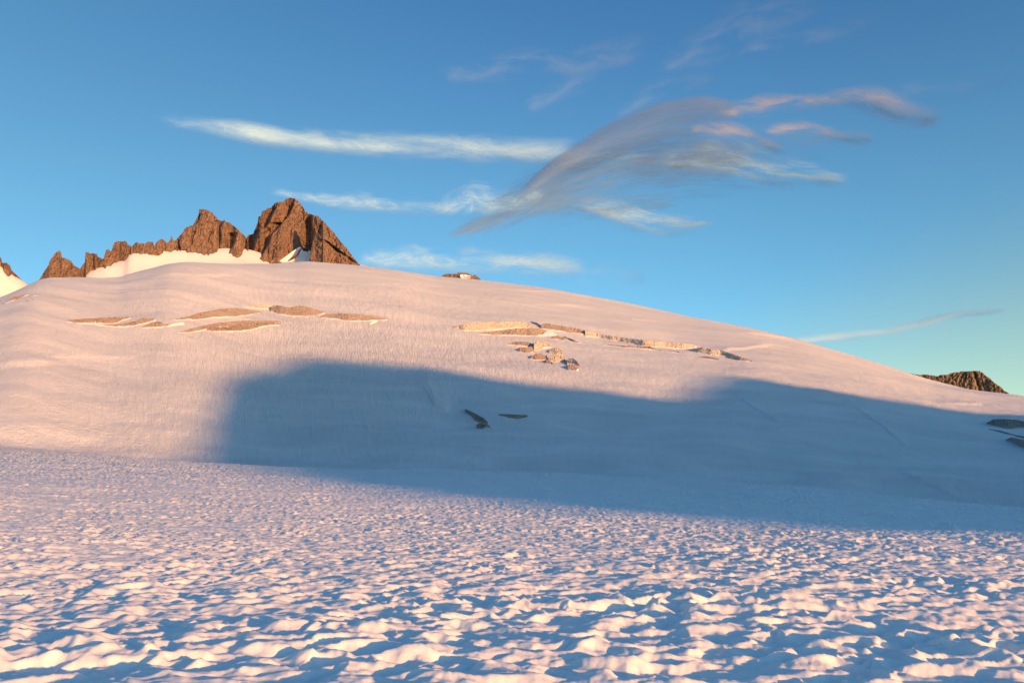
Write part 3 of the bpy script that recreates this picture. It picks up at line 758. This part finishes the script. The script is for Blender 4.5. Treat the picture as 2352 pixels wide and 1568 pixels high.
cliff("crevasse", Y6([(1360, 300), (1520, 275), (1800, 315), (1950, 365), (2200, 450)]), Y6([(1360, 310), (1500, 350), (1700, 375), (1850, 385), (2000, 440), (2200, 462)]),
      "rightmost brown and cream crevasse of the middle group", seed=560, ech=4., mat=M_ICE_L,
      parts=[dict(top=Y6([(1380, 295), (1520, 275), (1800, 315)]), bot=Y6([(1380, 305), (1520, 310), (1800, 335)]), push=1.),
             dict(top=Y6([(1850, 395), (1950, 405), (2200, 452)]), bot=Y6([(1850, 405), (2000, 440), (2200, 466)]), push=1.)])
cliff("crevasse", Y6([(1510, 395), (1600, 392), (1680, 405), (1760, 425)]), Y6([(1510, 410), (1600, 425), (1700, 442), (1760, 440)]),
      "short isolated brown crevasse slit under the right end of the middle group", seed=570)
cliff("crevasse", Y5([(1540, 345), (1640, 318), (1700, 318), (1770, 350)]), Y5([(1540, 352), (1640, 368), (1720, 385), (1770, 385)]),
      "small brown triangular crevasse between the dark wall and the broken blocks", seed=580)
cliff("crevasse", Y5([(1775, 320), (1850, 350), (1950, 395), (2100, 430)]), Y5([(1775, 340), (1850, 395), (1950, 415), (2100, 438)]),
      "thin brown slanting crevasse right of the small triangular one", seed=590, ech=2.5)
G5 = "broken ice blocks below the middle crevasses"
def serac(top, bot, label, seed, mat=None, slots=()):
    o = cliff("ice_block", top, bot, label, seed=seed, mat=mat, rough=1.3, lean=1.3, step=.8, parts=[dict(name="shaded_slot", top=a, bot=b, mat=M_ICE_SHADE, slant=12, push=-3) for a, b in slots])
    o['category'] = "ice block"; o['group'] = G5
serac(Y5([(930, 432), (1050, 402), (1250, 405), (1330, 450)]), Y5([(930, 440), (1100, 462), (1250, 475), (1330, 465)]), "pointed brown ice block at the upper left of the broken cluster", 600,
      slots=[(Y5([(1255, 380), (1275, 370), (1345, 440)]), Y5([(1255, 400), (1290, 420), (1345, 465)]))])
serac(Y5([(1105, 490), (1180, 482), (1300, 480), (1330, 520)]), Y5([(1105, 540), (1180, 575), (1250, 572), (1330, 545)]), "brown ice block with a black slot below the pointed block", 610,
      slots=[(Y5([(1278, 485), (1295, 475), (1312, 490)]), Y5([(1278, 535), (1295, 548), (1312, 520)]))])
serac(Y5([(1330, 430), (1360, 400), (1520, 405), (1590, 470)]), Y5([(1330, 540), (1400, 535), (1480, 490), (1590, 480)]), "pale orange ice block at the top centre of the broken cluster", 620, M_ICE_L)
serac(Y5([(1545, 540), (1600, 500), (1690, 490), (1760, 560)]), Y5([(1545, 570), (1620, 598), (1720, 600), (1760, 580)]), "cream ice block right of centre in the broken cluster", 630, M_ICE_L,
      slots=[(Y5([(1680, 480), (1700, 485), (1765, 555)]), Y5([(1680, 495), (1710, 525), (1765, 572)]))])
serac(Y5([(1265, 645), (1330, 585), (1420, 578), (1500, 600)]), Y5([(1265, 655), (1380, 675), (1440, 678), (1500, 660)]), "rounded brown ice block at the left of the lower cluster", 640,
      slots=[(Y5([(1495, 610), (1510, 600), (1525, 625)]), Y5([(1495, 640), (1510, 655), (1525, 655)]))])
serac(Y5([(1420, 690), (1500, 668), (1560, 680), (1605, 710)]), Y5([(1420, 695), (1500, 722), (1580, 748), (1605, 730)]), "low brown ice block under the rounded one", 650)
serac(Y5([(1540, 640), (1620, 605), (1750, 612), (1765, 650)]), Y5([(1540, 680), (1620, 700), (1690, 705), (1765, 690)]), "cream ice block in the centre of the lower cluster", 660, M_ICE_L)
serac(Y5([(1815, 655), (1900, 645), (1960, 690), (2020, 775)]), Y5([(1815, 725), (1900, 730), (1960, 750), (2020, 782)]), "pale ice block at the right end of the broken cluster", 670, M_ICE_L,
      slots=[(Y5([(1768, 660), (1785, 660), (1815, 735)]), Y5([(1768, 710), (1790, 735), (1815, 775)]))])
serac(Y5([(1825, 740), (1900, 728), (1980, 755), (2000, 780)]), Y5([(1825, 800), (1860, 830), (1920, 850), (1975, 800), (2000, 785)]), "rough brown ice block at the lowest tip of the broken cluster", 680)
# in the shadow
cliff("crevasse", Y8([(820, 690), (860, 705), (970, 760), (1060, 810), (1115, 865)]), Y8([(820, 700), (880, 800), (920, 860), (1000, 868), (1060, 880), (1115, 890)]),
      "grey green triangular ice wall in the middle of the blue shadow", seed=700, mat=M_ICE_SHADE, rough=1.5)
cliff("crevasse", Y8([(968, 890), (1010, 872), (1090, 880), (1140, 910)]), Y8([(968, 930), (990, 955), (1080, 948), (1140, 922)]),
      "small grey ice block below the triangular wall in the shadow", seed=710, mat=M_ICE_SHADE, rough=1.5, push=1.5)
cliff("crevasse", Y8([(1250, 758), (1400, 760), (1620, 772)]), Y8([(1250, 765), (1320, 798), (1450, 820), (1570, 830), (1620, 785)]),
      "flat grey ice slit to the right of the triangular wall in the shadow", seed=720, mat=M_ICE_SHADE)
cliff("crevasse", ZR([(1800, 1000), (1900, 945), (2000, 938), (2250, 950), (2360, 975), (2700, 1000)]), ZR([(1800, 1006), (1900, 1030), (2000, 1072), (2100, 1090), (2250, 1075), (2360, 1060), (2700, 1120)]),
      "dark oval crevasse at the right edge inside the shadow", seed=730, mat=M_ICE_SHADE)
cliff("crevasse", ZR([(1840, 1082), (2000, 1105), (2200, 1165), (2700, 1250)]), ZR([(1840, 1090), (2000, 1130), (2200, 1185), (2700, 1300)]),
      "thin dark crevasse line between the two dark ovals at the right edge", seed=740, mat=M_ICE_SHADE)
cliff("crevasse", ZR([(2090, 1240), (2160, 1205), (2360, 1245), (2800, 1350)]), ZR([(2090, 1246), (2200, 1300), (2360, 1360), (2800, 1500)]),
      "lower dark crevasse cut off by the right edge of the picture", seed=750, mat=M_ICE_SHADE)
# far left
cliff("crevasse", Y7([(105, 660), (200, 600), (320, 510), (400, 490), (560, 460), (750, 415)]), Y7([(105, 664), (250, 625), (400, 590), (520, 540), (640, 480), (750, 422)]),
      "brown slanting crevasse on the snow crest near the left edge", seed=760)
cliff("crevasse", Y7([(780, 500), (860, 455), (985, 440)]), Y7([(780, 505), (860, 478), (985, 448)]), "tiny brown slit right of the slanting crevasse near the left edge", seed=770)
cliff("crevasse", Y7([(640, 600), (700, 585), (745, 578)]), Y7([(640, 620), (700, 618), (745, 600)]), "tiny square brown patch under the slanting crevasse near the left edge", seed=780)

# ------------------------------------------------------------ clouds
G_CL = "clouds in the blue sky"
def cloud(path, thick, label, mats, r=7000., name="cloud", layers=None, depth=260., asym=0., seed=0):
    """thin cirrus veil: a few stacked curved sheets along a traced line, each with real size and depth"""
    layers = layers or (1 if mats in (MP, MF, MW2) else 2)
    p = np.array(path, float); d = np.concatenate([[0], np.cumsum(np.hypot(*np.diff(p, axis=0).T))])
    L = d[-1]; n = max(16, int(L/9)); s = np.linspace(0, L, n); thick = [q*1.3 for q in thick]
    px = pchip(d, p[:, 0], s); py = pchip(d, p[:, 1], s); th = np.interp(s, d, thick)
    tx = np.gradient(px); ty = np.gradient(py); ln = np.hypot(tx, ty)+1e-6; nx, ny = -ty/ln, tx/ln
    m = 17; v = np.linspace(-1, 1, m)
    root = None; allV = []; allF = []; uv = []; dn = []; k0 = 0
    for l in range(layers):
        X = px[:, None]+nx[:, None]*v*th[:, None]; Y = py[:, None]+ny[:, None]*v*th[:, None]
        R = r+depth*l+depth*.6*np.sin(s/L*3.+l)[:, None]+depth*.35*(v**2)[None]*(th/30)[:, None]
        V = at(X, Y, R).reshape(-1, 3)
        ends = np.clip(np.minimum(s/(.30 if mats is MW else .14), (L-s)/.14)/L, 0, 1); ends = ends*ends*(3-2*ends)
        va = (v-asym)/np.where(v > asym, 1-asym, 1+asym)
        q = (1-va**2)
        D = np.clip(q, 0, 1)[None]*ends[:, None]*np.ones((n, 1))
        allV.append(V); allF.append(grid_faces(n, m)+k0); k0 += n*m
        uv.append(np.stack([np.repeat(s[:, None], m, 1)+l*977+seed*31, v[None]*th[:, None]], -1).reshape(-1, 2)); dn.append(D.ravel())
    o = mesh_obj(name, np.concatenate(allV), np.concatenate(allF), mats, uv=np.concatenate(uv), attrs={'dens': np.concatenate(dn)})
    tag(o, label, "cloud", G_CL)
    return o
CW = (.43, .72, 1.0)  # bluish base stands for the whiter light high up, offsetting the orange sun
MW = cloud_material("white cirrus", CW, .86, .008, .032, 1.8, bite=.8)
MW2 = cloud_material("thin white cirrus", CW, .88, .010, .034, 1.6, seed=3.)
MW3 = cloud_material("patchy white cirrus", CW, .72, .011, .06, 1.7, seed=5., bite=1.25)
MF = cloud_material("faint cirrus", (.42, .55, .70), .14, .010, .030, 1.4, seed=7., bite=1.2)
MG = cloud_material("shaded mauve cloud", (.24, .34, .52), .56, .005, .055, 1.2, seed=11., bite=.6, pw=.5)  # wing cloud's shade is put into the base colour, in its veils too
MG2 = cloud_material("shaded streaked veil", (.21, .35, .57), .38, .007, .065, 1.4, seed=15., bite=1.4)
MP = cloud_material("peach lit cloud", (.42, .43, .50), .72, .009, .035, 1.4, seed=19., bite=.9)

cloud([(230, 250), (330, 268), (430, 284), (540, 301), (660, 317), (780, 329), (870, 335), (980, 338), (1100, 344), (1220, 347), (1440, 352)], [12, 20, 25, 28, 30, 31, 33, 35, 36, 35, 24],
      "long bright white streak cloud crossing above the peaks", MW, seed=1)
cloud([(580, 428), (720, 455), (800, 462), (870, 464), (940, 472), (1010, 480), (1090, 490)], [8, 18, 24, 28, 24, 20, 10], "thin white streak cloud just right of the tallest summit", MW2, seed=2)
cloud([(990, 490), (1045, 466), (1085, 452), (1125, 465), (1180, 462), (1270, 420)], [10, 34, 46, 46, 34, 14], "small white tuft cloud left of the grey wing cloud", MW2, seed=3)
cloud([(770, 596), (880, 594), (960, 592), (1040, 596), (1120, 602), (1200, 608), (1280, 614), (1390, 622)], [14, 32, 38, 38, 32, 34, 32, 14], "low white band cloud touching the right slope of the tallest summit", MW2, seed=4)
cloud([(1040, 584), (1130, 574), (1200, 570)], [8, 16, 8], "tiny wisp above the low white band", MF, seed=5)
cloud([(1165, 480), (1225, 428), (1285, 388), (1365, 345), (1445, 308), (1535, 278), (1620, 264), (1740, 262)], [6, 14, 24, 32, 40, 42, 40, 20], "smooth curved grey mauve front edge of the big wing cloud", MG, seed=6, asym=-.62, r=6800)
cloud([(980, 562), (1110, 512), (1230, 462), (1350, 415), (1480, 388), (1610, 378), (1800, 392)], [8, 34, 68, 84, 92, 84, 34], "wide streaked grey veil of the wing cloud under its front edge", MG2, seed=7, asym=-.3, r=7100, layers=3)
cloud([(1000, 556), (1130, 506), (1280, 474), (1420, 470), (1600, 458)], [6, 20, 30, 34, 16], "low trailing grey streaks at the lower left tip of the wing cloud", MG2, seed=8, r=6900)
cloud([(1600, 268), (1740, 246), (1850, 232), (1950, 224), (2015, 236), (2060, 256), (2110, 268), (2210, 272)], [16, 32, 32, 28, 40, 40, 30, 14], "pinkish grey tail of the wing cloud ending in a hook at the right", MP, seed=9)
cloud([(1940, 232), (2060, 214), (2160, 207), (2260, 190), (2420, 150)], [14, 26, 26, 26, 16], "faint pink streak running off the right edge beyond the hook", MF, seed=10)
cloud([(1570, 290), (1680, 306), (1740, 326), (1820, 352)], [12, 32, 32, 12], "small pinkish puff under the tail of the wing cloud", MP, seed=11)
cloud([(1730, 302), (1850, 298), (1930, 312), (2030, 326)], [10, 28, 28, 12], "pale pink oval wisp right of the small puff", MP, seed=12)
cloud([(1480, 376), (1620, 364), (1700, 378), (1780, 394), (1860, 404), (1980, 424)], [12, 48, 54, 42, 30, 12], "bright white streak at the right end of the grey veil", MW3, seed=13, r=7300)
cloud([(1300, 462), (1430, 490), (1500, 510), (1560, 514), (1660, 508)], [12, 34, 40, 28, 10], "white wisp below the grey veil", MW3, seed=14, r=7300)
cloud([(1250, 384), (1400, 368), (1500, 372), (1630, 384)], [10, 32, 38, 16], "white patch showing between the grey streaks of the wing cloud", MW3, seed=15, r=7600)
cloud([(960, 170), (1080, 165), (1200, 148), (1300, 152), (1400, 128), (1530, 60)], [14, 34, 40, 36, 44, 24], "very faint wisp high in the centre of the sky", MF, seed=16)
cloud([(1180, 262), (1260, 215), (1350, 170), (1480, 118)], [14, 34, 36, 18], "very faint slanting wisp below the high central one", MF, seed=17)
cloud([(1480, 165), (1580, 122), (1660, 90), (1720, 62), (1800, 34), (1920, -20)], [14, 44, 56, 66, 48, 24], "faint feathery cloud near the top edge right of centre", MF, seed=18)
cloud([(1390, 272), (1490, 222), (1560, 198), (1670, 172)], [10, 32, 32, 14], "short faint diagonal wisp above the wing cloud's front edge", MF, seed=19)
cloud([(1680, 116), (1850, 90), (1960, 60), (2080, 10)], [10, 26, 24, 12], "faint straight wisp high on the right", MF, seed=20)
cloud([(1760, 792), (1900, 776), (2020, 762), (2100, 748), (2200, 722), (2360, 706)], [8, 13, 12, 12, 12, 10], "faint low pale streak above the right skyline", cloud_material("pale streak", (.80, .92, 1.0), .30, .012, .05, 1.2, seed=27.), seed=21)
cloud([(1310, 642), (1400, 640), (1500, 634)], [18, 40, 18], "very faint low patch above the dome right of the small rock island", MF, seed=22)
MV = cloud_material("wide thin veil", (.27, .39, .60), .15, .008, .035, 1.4, seed=23., bite=1.4)
cloud([(1180, 500), (1330, 420), (1480, 360), (1640, 330), (1800, 330), (1980, 350)], [20, 70, 90, 90, 70, 30], "very thin grey haze of cloud filling the hollow of the wing cloud", MV, seed=24, r=7500)
